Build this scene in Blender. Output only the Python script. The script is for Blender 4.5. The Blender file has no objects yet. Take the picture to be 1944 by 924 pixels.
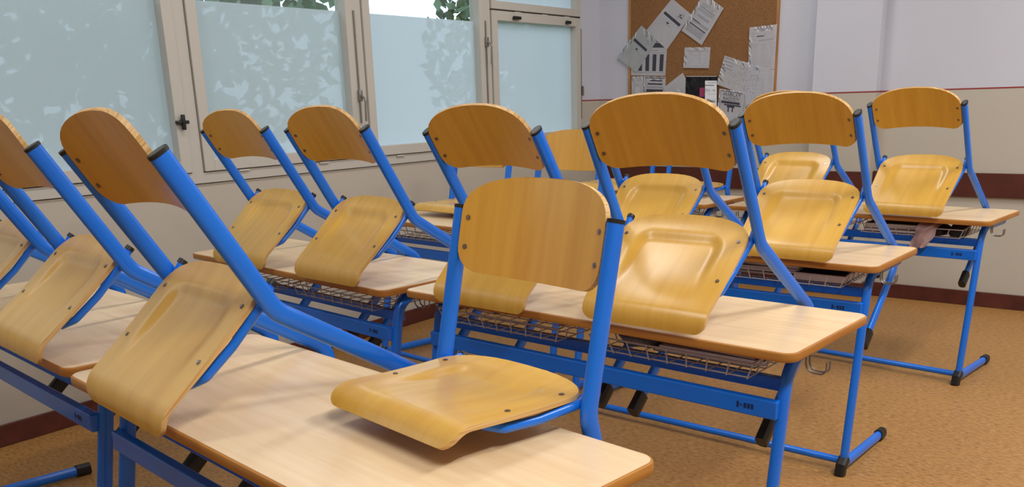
import bpy, bmesh, math, random
from mathutils import Vector, Matrix
random.seed(7)
scene = bpy.context.scene
COL = scene.collection

# ------------------------------------------------------------------ camera
CAM_H = 1.34
YAW, PITCH, ROLL = math.radians(-38.284), math.radians(-16.045), math.radians(-1.792)
FPX, CX, CY = 1669.73, 972.0, 673.92
IMW, IMH = 1944, 924
fw = Vector((math.sin(YAW)*math.cos(PITCH), math.cos(YAW)*math.cos(PITCH), math.sin(PITCH)))
rt = Vector((math.cos(YAW), -math.sin(YAW), 0))
up = rt.cross(fw)
rt2 = rt*math.cos(ROLL) + up*math.sin(ROLL)
up2 = -rt*math.sin(ROLL) + up*math.cos(ROLL)
cam = bpy.data.cameras.new('camera')
cam_o = bpy.data.objects.new('camera', cam)
COL.objects.link(cam_o)
M = Matrix((rt2, up2, -fw)).transposed().to_4x4()
M.translation = Vector((0, 0, CAM_H))
cam_o.matrix_world = M
cam.sensor_width = 36.0
cam.lens = FPX/IMW*36.0
cam.shift_x = 0.0
cam.shift_y = (CY-IMH/2)/IMW
cam.clip_start = 0.02
scene.camera = cam_o

def pix_ray(x, y):
    return rt2*((x-CX)/FPX) - up2*((y-CY)/FPX) + fw

# ------------------------------------------------------------------ world, exposure
scene.view_settings.view_transform = 'Standard'
scene.view_settings.look = 'None'
scene.view_settings.gamma = 1.0
scene.view_settings.exposure = -0.04
scene.view_settings.use_curve_mapping = False
world = bpy.data.worlds.new('overcast_sky')
scene.world = world
world.use_nodes = True
wn = world.node_tree.nodes; wl = world.node_tree.links
bg = wn['Background']
bg.inputs['Color'].default_value = (0.78, 0.88, 1.0, 1)
bg.inputs['Strength'].default_value = 2.4
LAMP_W = 56.0          # tubes over the middle of the room
LAMP_W_WINDOW = 18.0   # tubes by the windows, set weaker so light falls off to that side
LAMP_COL = (0.98, 0.97, 0.94)

# ------------------------------------------------------------------ helpers
def s2l(c):
    c = c/255.0
    return c/12.92 if c <= 0.04045 else ((c+0.055)/1.055)**2.4
def rgb(r, g, b): return (s2l(r), s2l(g), s2l(b), 1.0)

def new_mat(name, col=(0.8, 0.8, 0.8, 1), rough=0.5, metal=0.0, coat=0.0, spec=0.5):
    m = bpy.data.materials.new(name); m.use_nodes = True
    b = m.node_tree.nodes['Principled BSDF']
    b.inputs['Base Color'].default_value = col
    b.inputs['Roughness'].default_value = rough
    b.inputs['Metallic'].default_value = metal
    b.inputs['Coat Weight'].default_value = coat
    b.inputs['Coat Roughness'].default_value = 0.12
    b.inputs['Specular IOR Level'].default_value = spec
    return m

def nd(m, typ, **kw):
    n = m.node_tree.nodes.new(typ)
    for k, v in kw.items():
        if k in n.inputs: n.inputs[k].default_value = v
        else: setattr(n, k, v)
    return n
def lk(m, a, b): m.node_tree.links.new(a, b)

def grain(name, c1, c2, scale, rough, coat=0.0, fine=6.0, vary=0.0, bump=0.0, spec=0.5, coatr=0.12):
    """streaky wood: noise stretched along one axis of the object's own space"""
    m = new_mat(name, c1, rough, coat=coat, spec=spec)
    b = m.node_tree.nodes['Principled BSDF']
    b.inputs['Coat Roughness'].default_value = coatr
    tc = nd(m, 'ShaderNodeTexCoord')
    oi = nd(m, 'ShaderNodeObjectInfo')
    mul = nd(m, 'ShaderNodeVectorMath', operation='SCALE'); mul.inputs['Scale'].default_value = 37.0
    cmb = nd(m, 'ShaderNodeCombineXYZ')
    lk(m, oi.outputs['Random'], cmb.inputs[0]); lk(m, oi.outputs['Random'], cmb.inputs[1])
    lk(m, cmb.outputs[0], mul.inputs[0])
    mp = nd(m, 'ShaderNodeMapping'); mp.inputs['Scale'].default_value = scale
    ad = nd(m, 'ShaderNodeVectorMath', operation='ADD')
    lk(m, tc.outputs['Object'], mp.inputs['Vector'])
    lk(m, mp.outputs[0], ad.inputs[0]); lk(m, mul.outputs[0], ad.inputs[1])
    no = nd(m, 'ShaderNodeTexNoise'); no.inputs['Scale'].default_value = 1.0
    no.inputs['Detail'].default_value = fine; no.inputs['Roughness'].default_value = 0.6
    no.inputs['Distortion'].default_value = 0.35
    lk(m, ad.outputs[0], no.inputs['Vector'])
    cr = nd(m, 'ShaderNodeValToRGB')
    cr.color_ramp.elements[0].position = 0.32; cr.color_ramp.elements[0].color = c2
    cr.color_ramp.elements[1].position = 0.66; cr.color_ramp.elements[1].color = c1
    lk(m, no.outputs['Fac'], cr.inputs['Fac'])
    out = cr.outputs['Color']
    if vary:
        hs = nd(m, 'ShaderNodeHueSaturation')
        mr = nd(m, 'ShaderNodeMapRange')
        mr.inputs['To Min'].default_value = 1-vary; mr.inputs['To Max'].default_value = 1+vary
        lk(m, oi.outputs['Random'], mr.inputs['Value'])
        lk(m, mr.outputs[0], hs.inputs['Value']); lk(m, out, hs.inputs['Color'])
        out = hs.outputs['Color']
    lk(m, out, b.inputs['Base Color'])
    if bump:
        bp = nd(m, 'ShaderNodeBump'); bp.inputs['Strength'].default_value = bump
        bp.inputs['Distance'].default_value = 0.002
        lk(m, no.outputs['Fac'], bp.inputs['Height']); lk(m, bp.outputs[0], b.inputs['Normal'])
    return m

def speckle(name, cols, scale, rough, stretch=(1, 1, 1), bump=0.0, coat=0.0, fac_scale2=None):
    m = new_mat(name, cols[0], rough, coat=coat)
    b = m.node_tree.nodes['Principled BSDF']
    tc = nd(m, 'ShaderNodeTexCoord')
    mp = nd(m, 'ShaderNodeMapping'); mp.inputs['Scale'].default_value = stretch
    lk(m, tc.outputs['Object'], mp.inputs['Vector'])
    no = nd(m, 'ShaderNodeTexNoise'); no.inputs['Scale'].default_value = scale
    no.inputs['Detail'].default_value = 5.0; no.inputs['Roughness'].default_value = 0.65
    lk(m, mp.outputs[0], no.inputs['Vector'])
    cr = nd(m, 'ShaderNodeValToRGB')
    els = cr.color_ramp.elements
    pos = [0.34 + 0.32*i/(len(cols)-1) for i in range(len(cols))]
    els[0].position = pos[0]; els[0].color = cols[0]
    els[1].position = pos[-1]; els[1].color = cols[-1]
    for p, c in list(zip(pos, cols))[1:-1]:
        e = els.new(p); e.color = c
    lk(m, no.outputs['Fac'], cr.inputs['Fac']); lk(m, cr.outputs['Color'], b.inputs['Base Color'])
    if bump:
        bp = nd(m, 'ShaderNodeBump'); bp.inputs['Strength'].default_value = bump
        bp.inputs['Distance'].default_value = 0.002
        lk(m, no.outputs['Fac'], bp.inputs['Height']); lk(m, bp.outputs[0], b.inputs['Normal'])
    return m

def mesh_obj(name, bm, mats, parent=None, smooth=None, matrix=None):
    me = bpy.data.meshes.new(name)
    bm.normal_update()
    bm.to_mesh(me); bm.free()
    if not isinstance(mats, (list, tuple)): mats = [mats]
    for mt in mats: me.materials.append(mt)
    if smooth is not None:
        me.shade_smooth()
        me.set_sharp_from_angle(angle=math.radians(smooth))
    o = bpy.data.objects.new(name, me); COL.objects.link(o)
    if matrix is not None: o.matrix_world = matrix
    if parent is not None: o.parent = parent
    return o

def link_mesh(name, me, parent=None, matrix=None):
    o = bpy.data.objects.new(name, me); COL.objects.link(o)
    if matrix is not None: o.matrix_local = matrix
    if parent is not None: o.parent = parent
    return o

def thing(name, label, cat, matrix=None, group=None):
    o = bpy.data.objects.new(name, None); COL.objects.link(o)
    o.empty_display_size = 0.1
    if matrix is not None: o.matrix_world = matrix
    o['label'] = label; o['category'] = cat
    if group: o['group'] = group
    return o
def tag(o, label, cat, group=None):
    o['label'] = label; o['category'] = cat
    if group: o['group'] = group
    return o
def struct(o, label=None):
    o['kind'] = 'structure'
    if label: o['label'] = label
    return o

def add_box(bm, x0, x1, y0, y1, z0, z1, bevel=0.0, mat=0):
    r = bmesh.ops.create_cube(bm, size=1.0)
    vs = r['verts']
    for v in vs:
        v.co = Vector(((x0+x1)/2 + v.co.x*(x1-x0), (y0+y1)/2 + v.co.y*(y1-y0), (z0+z1)/2 + v.co.z*(z1-z0)))
    fs = set(f for v in vs for f in v.link_faces)
    if bevel:
        es = list(set(e for v in vs for e in v.link_edges))
        rb = bmesh.ops.bevel(bm, geom=es, offset=bevel, segments=2, affect='EDGES', profile=0.5)
        fs = set(rb['faces']) | set(f for f in fs if f.is_valid)
    for f in fs:
        if f.is_valid: f.material_index = mat
    return vs

def add_cyl(bm, p0, p1, r, n=10, mat=0, r2=None):
    p0 = Vector(p0); p1 = Vector(p1); d = (p1-p0)
    t = d.normalized()
    a = t.orthogonal().normalized(); b = t.cross(a)
    r2 = r if r2 is None else r2
    A = []; B = []
    for i in range(n):
        th = 2*math.pi*i/n
        q = a*math.cos(th) + b*math.sin(th)
        A.append(bm.verts.new(p0+q*r)); B.append(bm.verts.new(p1+q*r2))
    for i in range(n):
        f = bm.faces.new((A[i], A[(i+1) % n], B[(i+1) % n], B[i])); f.material_index = mat
    f = bm.faces.new(list(reversed(A))); f.material_index = mat
    f = bm.faces.new(B); f.material_index = mat

def sweep(bm, pts, rs, rb, side, n=14, power=2.0, mat=0, cap=True):
    """tube of flattened-oval section along pts; rs = half width along side, rb = half width across"""
    side = Vector(side).normalized()
    pts = [Vector(p) for p in pts]
    rings = []
    for i, p in enumerate(pts):
        if i == 0: t = pts[1]-p
        elif i == len(pts)-1: t = p-pts[i-1]
        else: t = (pts[i+1]-p).normalized() + (p-pts[i-1]).normalized()
        t.normalize()
        s = (side - t*side.dot(t)).normalized()
        b = t.cross(s)
        ring = []
        for k in range(n):
            th = 2*math.pi*k/n
            c, q = math.cos(th), math.sin(th)
            e = 2.0/power
            ring.append(bm.verts.new(p + s*(rs*math.copysign(abs(c)**e, c)) + b*(rb*math.copysign(abs(q)**e, q))))
        rings.append(ring)
    for A, B in zip(rings, rings[1:]):
        for k in range(n):
            f = bm.faces.new((A[k], A[(k+1) % n], B[(k+1) % n], B[k])); f.material_index = mat
    if cap:
        f = bm.faces.new(list(reversed(rings[0]))); f.material_index = mat
        f = bm.faces.new(rings[-1]); f.material_index = mat

def fillet(pts, radii, seg=6):
    pts = [Vector(p) for p in pts]
    out = [pts[0]]
    for i in range(1, len(pts)-1):
        r = radii[i-1]
        a, p, b = pts[i-1], pts[i], pts[i+1]
        d1 = (a-p).normalized(); d2 = (b-p).normalized()
        ang = d1.angle(d2)
        tl = r/math.tan(ang/2)
        tl = min(tl, (a-p).length*0.48, (b-p).length*0.48)
        q0 = p+d1*tl; q1 = p+d2*tl
        rr = tl*math.tan(ang/2)
        c = p + (d1+d2).normalized()*(rr/math.sin(ang/2))
        v0 = q0-c; v1 = q1-c
        tot = v0.angle(v1)
        ax = v0.cross(v1).normalized()
        for k in range(seg+1):
            out.append(c + Matrix.Rotation(tot*k/seg, 3, ax) @ v0)
    out.append(pts[-1])
    return out

def round_rect(w, d, r, seg=6):
    """corner-rounded rectangle outline centred on the origin (ccw)"""
    out = []
    for cx, cy, a0 in ((w/2-r, d/2-r, 0), (-w/2+r, d/2-r, 90), (-w/2+r, -d/2+r, 180), (w/2-r, -d/2+r, 270)):
        for k in range(seg+1):
            a = math.radians(a0 + 90*k/seg)
            out.append((cx+r*math.cos(a), cy+r*math.sin(a)))
    return out

# ------------------------------------------------------------------ materials
MAT = {}
MAT['wall'] = None
def wall_material():
    m = new_mat('wall_paint', rgb(222, 222, 230), 0.75)
    b = m.node_tree.nodes['Principled BSDF']
    ge = nd(m, 'ShaderNodeNewGeometry')
    sp = nd(m, 'ShaderNodeSeparateXYZ'); lk(m, ge.outputs['Position'], sp.inputs[0])
    gt = nd(m, 'ShaderNodeMath', operation='GREATER_THAN'); gt.inputs[1].default_value = 1.334
    lk(m, sp.outputs['Z'], gt.inputs[0])
    no = nd(m, 'ShaderNodeTexNoise'); no.inputs['Scale'].default_value = 3.0; no.inputs['Detail'].default_value = 4
    lk(m, ge.outputs['Position'], no.inputs['Vector'])
    mx = nd(m, 'ShaderNodeMix', data_type='RGBA')
    mx.inputs[6].default_value = rgb(192, 186, 174); mx.inputs[7].default_value = rgb(204, 208, 222)
    lk(m, gt.outputs[0], mx.inputs[0])
    hs = nd(m, 'ShaderNodeHueSaturation')
    mr = nd(m, 'ShaderNodeMapRange'); mr.inputs['To Min'].default_value = 0.96; mr.inputs['To Max'].default_value = 1.03
    lk(m, no.outputs['Fac'], mr.inputs['Value']); lk(m, mr.outputs[0], hs.inputs['Value'])
    lk(m, mx.outputs[2], hs.inputs['Color']); lk(m, hs.outputs[0], b.inputs['Base Color'])
    return m
MAT['wall'] = wall_material()
MAT['ceiling'] = new_mat('ceiling_paint', rgb(235, 235, 232), 0.8)
MAT['floor'] = speckle('linoleum', [rgb(138, 96, 50), rgb(165, 120, 66), rgb(175, 130, 74), rgb(187, 144, 89)], 80, 0.42, stretch=(0.5, 1, 1))
MAT['baseboard'] = speckle('baseboard_paint', [rgb(74, 32, 26), rgb(98, 46, 37)], 9, 0.45)
MAT['belt'] = speckle('belt_board', [rgb(76, 33, 24), rgb(92, 42, 30)], 6, 0.45)
MAT['redline'] = new_mat('red_line_paint', rgb(150, 52, 52), 0.6)
MAT['frame'] = new_mat('window_paint', rgb(197, 195, 188), 0.4)
MAT['black'] = new_mat('black_plastic', rgb(22, 21, 21), 0.45)
MAT['stencil'] = new_mat('dark_blue_ink', rgb(14, 40, 92), 0.5)
MAT['plug'] = new_mat('grey_plug', rgb(70, 78, 82), 0.5)
MAT['steel'] = new_mat('dull_steel', rgb(150, 148, 142), 0.4, metal=0.8)
MAT['wire'] = new_mat('zinc_wire', rgb(188, 186, 190), 0.35, metal=0.2)
MAT['screw'] = new_mat('screw_metal', rgb(150, 138, 130), 0.28, metal=0.9)
MAT['blue'] = speckle('blue_enamel', [rgb(6, 110, 226), rgb(10, 116, 232)], 4, 0.32, coat=0.25)
MAT['seatwood'] = grain('lacquered_beech_ply', rgb(222, 176, 76), rgb(210, 160, 62), (30, 2.5, 2.5), 0.34, coat=0.35, vary=0.05, coatr=0.2)
MAT['backwood'] = grain('beech_ply_back', rgb(220, 168, 66), rgb(207, 152, 54), (30, 2.5, 2.5), 0.36, coat=0.3, vary=0.05, coatr=0.2)
MAT['plyedge'] = grain('ply_edge', rgb(232, 196, 134), rgb(186, 134, 70), (3, 3, 420), 0.5)
MAT['laminate'] = grain('desk_laminate', rgb(236, 210, 172), rgb(224, 192, 148), (2.2, 34, 20), 0.30, vary=0.02, spec=0.5)
MAT['deskedge'] = grain('desk_edge', rgb(186, 128, 56), rgb(164, 104, 40), (3.0, 3.0, 60), 0.42)
MAT['cork'] = speckle('cork', [rgb(112, 76, 42), rgb(138, 96, 56), rgb(146, 104, 64)], 130, 0.85)
MAT['cork_frame'] = grain('board_frame', rgb(186, 136, 78), rgb(160, 108, 58), (8, 8, 3), 0.5)
MAT['paper'] = speckle('paper', [rgb(232, 234, 246), rgb(242, 244, 252)], 5, 0.7)
MAT['paper_grey'] = speckle('grey_paper', [rgb(214, 220, 226), rgb(224, 230, 234)], 5, 0.7)
MAT['ink'] = new_mat('print_black', rgb(58, 58, 70), 0.7)
MAT['ink_grey'] = new_mat('print_grey', rgb(150, 152, 164), 0.7)
MAT['ink_light'] = new_mat('print_pale', rgb(188, 190, 202), 0.7)
MAT['photo_dark'] = speckle('dark_photo_print', [rgb(24, 24, 28), rgb(60, 54, 60)], 14, 0.4)
MAT['magenta'] = new_mat('magenta_print', rgb(150, 50, 90), 0.5)

def film_glass(name, col, trans, noise=0.0):
    """frosted film on glass: light from outside is scattered, a faint share passes straight"""
    m = bpy.data.materials.new(name); m.use_nodes = True
    nt = m.node_tree; nt.nodes.clear()
    out = nt.nodes.new('ShaderNodeOutputMaterial')
    tl = nt.nodes.new('ShaderNodeBsdfTranslucent'); tl.inputs['Color'].default_value = col
    df = nt.nodes.new('ShaderNodeBsdfDiffuse'); df.inputs['Color'].default_value = (0.55, 0.62, 0.66, 1)
    tr = nt.nodes.new('ShaderNodeBsdfTransparent'); tr.inputs['Color'].default_value = (0.8, 0.88, 0.95, 1)
    gl = nt.nodes.new('ShaderNodeBsdfGlossy'); gl.inputs['Roughness'].default_value = 0.22
    m1 = nt.nodes.new('ShaderNodeMixShader'); m1.inputs[0].default_value = 0.28
    nt.links.new(tl.outputs[0], m1.inputs[1]); nt.links.new(df.outputs[0], m1.inputs[2])
    m2 = nt.nodes.new('ShaderNodeMixShader'); m2.inputs[0].default_value = trans
    nt.links.new(m1.outputs[0], m2.inputs[1]); nt.links.new(tr.outputs[0], m2.inputs[2])
    if noise:
        tc = nt.nodes.new('ShaderNodeTexCoord')
        no = nt.nodes.new('ShaderNodeTexNoise'); no.inputs['Scale'].default_value = 7.0; no.inputs['Detail'].default_value = 5
        nt.links.new(tc.outputs['Object'], no.inputs['Vector'])
        mr = nt.nodes.new('ShaderNodeMapRange')
        mr.inputs['From Min'].default_value = 0.4; mr.inputs['From Max'].default_value = 0.75
        mr.inputs['To Min'].default_value = trans; mr.inputs['To Max'].default_value = trans+noise
        nt.links.new(no.outputs['Fac'], mr.inputs['Value']); nt.links.new(mr.outputs[0], m2.inputs[0])
    m3 = nt.nodes.new('ShaderNodeMixShader'); m3.inputs[0].default_value = 0.06
    nt.links.new(m2.outputs[0], m3.inputs[1]); nt.links.new(gl.outputs[0], m3.inputs[2])
    nt.links.new(m3.outputs[0], out.inputs['Surface'])
    return m
MAT['film'] = film_glass('frosted_film', (0.82, 0.845, 0.89, 1), 0.07)
def clear_glass():
    m = bpy.data.materials.new('clear_glass'); m.use_nodes = True
    nt = m.node_tree; nt.nodes.clear()
    out = nt.nodes.new('ShaderNodeOutputMaterial')
    tr = nt.nodes.new('ShaderNodeBsdfTransparent'); tr.inputs['Color'].default_value = (0.9, 0.95, 0.96, 1)
    gl = nt.nodes.new('ShaderNodeBsdfGlossy'); gl.inputs['Roughness'].default_value = 0.03
    mx = nt.nodes.new('ShaderNodeMixShader'); mx.inputs[0].default_value = 0.08
    nt.links.new(tr.outputs[0], mx.inputs[1]); nt.links.new(gl.outputs[0], mx.inputs[2])
    nt.links.new(mx.outputs[0], out.inputs['Surface'])
    return m
MAT['glass'] = clear_glass()
MAT['leaf'] = speckle('tree_leaf', [rgb(44, 66, 40), rgb(70, 98, 62), rgb(96, 124, 84)], 1.2, 0.6)
MAT['bark'] = speckle('tree_bark', [rgb(58, 48, 40), rgb(84, 72, 60)], 8, 0.9)
MAT['grass'] = speckle('lawn', [rgb(60, 84, 40), rgb(92, 116, 60)], 3, 0.9)

# ------------------------------------------------------------------ the room
WX, WY, RX, FY, CZ = -3.878, 6.13, 3.3, -2.9, 3.2
bm = bmesh.new(); add_box(bm, WX-0.3, RX+0.2, FY-0.2, WY+0.2, -0.12, 0.0)
struct(mesh_obj('floor', bm, MAT['floor']), 'orange brown speckled linoleum floor')
bm = bmesh.new(); add_box(bm, WX-0.3, RX+0.2, FY-0.2, WY+0.2, CZ, CZ+0.12)
struct(mesh_obj('ceiling', bm, MAT['ceiling']), 'white ceiling')
WIN0, WIN1, WZ0, WZ1 = -0.93, 5.841, 1.0, 2.72
TH = 0.25
bm = bmesh.new()
add_box(bm, WX-TH, WX, FY-0.2, WY+0.2, 0, WZ0)
add_box(bm, WX-TH, WX, FY-0.2, WY+0.2, WZ1, CZ)
add_box(bm, WX-TH, WX, WIN1, WY+0.2, WZ0, WZ1)
add_box(bm, WX-TH, WX, FY-0.2, WIN0, WZ0, WZ1)
struct(mesh_obj('wall_left', bm, MAT['wall']), 'cream window wall')
bm = bmesh.new()
add_box(bm, WX-TH, RX+0.2, WY, WY+0.2, 0, CZ)
struct(mesh_obj('wall_back', bm, MAT['wall']), 'two-tone back wall, white above cream')
PIL0, PIL1, PILD = -2.16, -1.75, 0.09
bm = bmesh.new(); add_box(bm, PIL0, PIL1, WY-PILD, WY+0.01, 0, CZ)
struct(mesh_obj('trim_1', bm, MAT['wall']), 'shallow pilaster on the back wall')
bm = bmesh.new(); add_box(bm, RX, RX+0.2, FY-0.2, WY+0.2, 0, CZ)
struct(mesh_obj('wall_right', bm, MAT['wall']), 'right wall')
bm = bmesh.new(); add_box(bm, WX-TH, RX+0.2, FY-0.2, FY, 0, CZ)
struct(mesh_obj('wall_front', bm, MAT['wall']), 'front wall')
# baseboards
bm = bmesh.new(); add_box(bm, WX, WX+0.014, FY, WY, 0, 0.094, 0.003)
struct(mesh_obj('baseboard_left', bm, MAT['baseboard']), 'dark red baseboard under the windows')
bm = bmesh.new()
add_box(bm, WX+0.014, PIL0, WY-0.014, WY, 0, 0.094, 0.003)
add_box(bm, PIL0-0.014, PIL1+0.014, WY-PILD-0.014, WY, 0, 0.094, 0.003)
add_box(bm, PIL1+0.014, RX, WY-0.014, WY, 0, 0.094, 0.003)
struct(mesh_obj('baseboard_back', bm, MAT['baseboard']), 'dark red baseboard along the back wall')
# belt rail on the back wall
bm = bmesh.new()
add_box(bm, WX+0.02, PIL0, WY-0.022, WY, 0.687, 0.833, 0.003)
struct(mesh_obj('trim_2', bm, MAT['belt']), 'dark red belt board left of the pilaster')
bm = bmesh.new(); add_box(bm, PIL0, PIL1-0.004, WY-PILD-0.022, WY-PILD, 0.687, 0.833, 0.003)
struct(mesh_obj('trim_3', bm, MAT['belt']), 'dark red belt board across the pilaster')
bm = bmesh.new(); add_box(bm, PIL1+0.004, RX, WY-0.022, WY, 0.687, 0.833, 0.003)
struct(mesh_obj('trim_4', bm, MAT['belt']), 'dark red belt board right of the pilaster')
# thin red line where the two wall colours meet
bm = bmesh.new()
add_box(bm, WX, PIL0, WY-0.0015, WY, 1.330, 1.338)
add_box(bm, PIL0, PIL1, WY-PILD-0.0015, WY-PILD, 1.330, 1.338)
add_box(bm, PIL1, PIL1+0.0015, WY-PILD, WY, 1.330, 1.338)
add_box(bm, PIL1, RX, WY-0.0015, WY, 1.330, 1.338)
add_box(bm, WX, WX+0.0015, WIN1, WY, 1.330, 1.338)
struct(mesh_obj('trim_5', bm, MAT['redline']), 'thin red line between cream and white paint')

# ------------------------------------------------------------------ windows
# one window row: posts at POSTS, one casement between each pair
POSTS = [-0.90, 0.23, 1.36, 2.49, 3.60, 4.745, 5.872]
PH = 0.031
XF = WX + 0.012            # face of the fixed frame
XC = WX + 0.024            # face of the casements
XG = WX - 0.030            # plane of the glass
bm = bmesh.new()
add_box(bm, WX-0.08, XF, WIN0, WIN1, WZ0+0.005, 1.055)
add_box(bm, WX-0.08, WX-0.03, WIN0, WIN1, WZ0-0.001, WZ0+0.005)   # back of the open joint over the wall
add_box(bm, WX-0.08, XF, WIN0, WIN1, WZ1-0.055, WZ1)
for p in POSTS:
    add_box(bm, WX-0.08, XF, max(p-PH, WIN0), min(p+PH, WIN1) if p < 5.8 else WIN1, 1.055, WZ1-0.055)
struct(mesh_obj('trim_6', bm, MAT['frame']), 'cream painted fixed window frame with posts and sill rail')
def lever(parent, y, z, vert, length=0.055):
    bm = bmesh.new()
    add_cyl(bm, (XC, y, z), (XC+0.012, y, z), 0.013, 12)
    if vert:
        add_box(bm, XC+0.010, XC+0.026, y-0.008, y+0.008, z-0.035, z+0.035, 0.003)
        add_box(bm, XC+0.010, XC+0.022, y-0.04, y+0.03, z-0.008, z+0.008, 0.003)
    else:
        add_box(bm, XC+0.010, XC+0.026, y-0.022, y+length, z-0.010, z+0.010, 0.004)
    return mesh_obj('window_handle', bm, MAT['black'], parent, smooth=40)

def casement(parent, y0, y1, z0, z1, stile, gz0=None, film_top=None):
    g = 0.005
    a0, a1, b0, b1 = y0+g, y1-g, z0+g, z1-g
    bm = bmesh.new()
    add_box(bm, WX-0.06, XC, a0, a0+stile, b0, b1, 0.002)
    add_box(bm, WX-0.06, XC, a1-stile, a1, b0, b1, 0.002)
    add_box(bm, WX-0.06, XC, a0+stile, a1-stile, b0, b0+stile, 0.002)
    add_box(bm, WX-0.06, XC, a0+stile, a1-stile, b1-stile, b1, 0.002)
    mesh_obj('casement', bm, MAT['frame'], parent)
    # stop at the back of the open joint around the casement
    bm = bmesh.new()
    for q in ((y0, a0, z0, z1), (a1, y1, z0, z1), (y0, y1, z0, b0), (y0, y1, b1, z1)):
        add_box(bm, WX-0.058, WX-0.025, *q)
    mesh_obj('rebate', bm, MAT['frame'], parent)
    gy0, gy1, gb, gt = a0+stile, a1-stile, b0+stile, b1-stile
    bm = bmesh.new(); add_box(bm, XG-0.003, XG, gy0-0.005, gy1+0.005, gb-0.005, gt+0.005)
    pn = mesh_obj('pane', bm, MAT['glass'], parent)
    ft = gt+0.005 if film_top is None else film_top
    bm = bmesh.new()
    vs = [bm.verts.new((XG+0.0015, y, z)) for y, z in ((gy0-0.005, gb-0.005), (gy1+0.005, gb-0.005), (gy1+0.005, ft), (gy0-0.005, ft))]
    bm.faces.new(vs)
    fo = mesh_obj('frosted_film', bm, MAT['film'], pn)
    return gy0, gy1

def hinge_clip(parent, y, z):
    bm = bmesh.new(); add_box(bm, XF, XF+0.010, y-0.032, y+0.032, z-0.010, z-0.001, 0.002)
    mesh_obj('hinge', bm, MAT['frame'], parent)

for i in range(6):
    y0, y1 = POSTS[i]+PH, min(POSTS[i+1]-PH, WIN1-0.002)
    w = bpy.data.objects.new('window_%d' % (i+1), None); COL.objects.link(w)
    w['kind'] = 'structure'
    if i < 5:
        casement(w, y0, y1, 1.055, WZ1-0.055, 0.055, film_top=1.848)
        w['label'] = 'side-hung window with frosted film over its lower glass'
    else:
        casement(w, y0, y1-0.002, 1.055, 1.926, 0.06)
        casement(w, y0, y1-0.002, 1.926, WZ1-0.055, 0.05)
        w['label'] = 'end window split by a rail, small vent over frosted casement'
        lever(w, 5.017, 1.883, False); lever(w, 5.644, 1.883, False, 0.03)
        for yy in (5.07, 5.38, 5.66): hinge_clip(w, yy, 1.926)
    for f in (0.22, 0.72): hinge_clip(w, y0+(y1-y0)*f, 1.055)
    if i == 2: lever(w, 2.428, 1.295, True)
    if i in (3, 4):
        # long thin bolt rod with a curved grip on the closing stile
        bm = bmesh.new()
        yy = y1-0.006
        add_cyl(bm, (XC+0.006, yy, 1.25), (XC+0.006, yy, 1.85), 0.005, 8)
        zc = 1.40 if i == 3 else 1.72
        add_box(bm, XC, XC+0.02, yy-0.012, yy+0.012, zc-0.03, zc+0.03, 0.003)
        sweep(bm, fillet([(XC+0.02, yy, zc), (XC+0.05, yy, zc-0.02), (XC+0.045, yy, zc-0.14)], [0.02]), 0.006, 0.006, (0, 1, 0), 8)
        mesh_obj('bolt_rod', bm, MAT['steel'], w, smooth=40)
    if i == 5:
        bm = bmesh.new(); add_box(bm, WX, WX+0.03, WIN1+0.004, WIN1+0.022, 1.37, 1.44, 0.003)
        add_cyl(bm, (WX+0.012, WIN1+0.012, 1.2), (WX+0.012, WIN1+0.012, 1.85), 0.004, 8)
        mesh_obj('bolt_rod', bm, MAT['steel'], w)

# ------------------------------------------------------------------ outdoors, seen through the clear glass
bm = bmesh.new(); add_box(bm, -60, WX-0.6, -40, 50, -3.4, -3.2)
struct(mesh_obj('ground_outside', bm, MAT['grass']), 'lawn outside the windows')
def make_tree(i, x, y, h, r, label):
    rnd = random.Random(i)
    t = thing('garden_tree', label, 'tree', Matrix.Translation((x, y, -3.2)), 'trees outside the windows')
    bm = bmesh.new()
    sweep(bm, [(0, 0, 0), (0.1, 0.05, h*0.35), (-0.05, 0.1, h*0.75)], 0.16, 0.16, (1, 0, 0), 10)
    for k in range(6):
        a = rnd.uniform(0, 6.28)
        add_cyl(bm, (0, 0.06, h*rnd.uniform(0.35, 0.6)), (r*0.7*math.cos(a), r*0.7*math.sin(a), h*rnd.uniform(0.65, 0.9)), 0.06, 7, r2=0.02)
    mesh_obj('trunk', bm, MAT['bark'], t)
    bm = bmesh.new()
    for k in range(2600):
        a = rnd.uniform(0, 6.28); u = rnd.uniform(-1, 1); q = rnd.random()**0.4
        s = math.sqrt(1-u*u)
        c = Vector((r*q*s*math.cos(a), r*q*s*math.sin(a), h*0.68 + h*0.36*q*u))
        d1 = Vector((rnd.gauss(0, 1), rnd.gauss(0, 1), rnd.gauss(0, 1))).normalized()*0.13
        d2 = d1.orthogonal().normalized()*0.07
        bm.faces.new([bm.verts.new(c-d1), bm.verts.new(c+d2), bm.verts.new(c+d1), bm.verts.new(c-d2)])
    o = mesh_obj('foliage', bm, MAT['leaf'], t); o['kind'] = 'stuff'
make_tree(1, -7.0, 2.0, 8.0, 2.3, 'leafy tree standing close outside the frosted side-hung windows')
make_tree(2, -11.5, 7.5, 8.5, 2.4, 'leafy tree outside, behind the middle windows')
make_tree(3, -9.0, 12.5, 7.5, 2.0, 'leafy tree outside, behind the end window')

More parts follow.
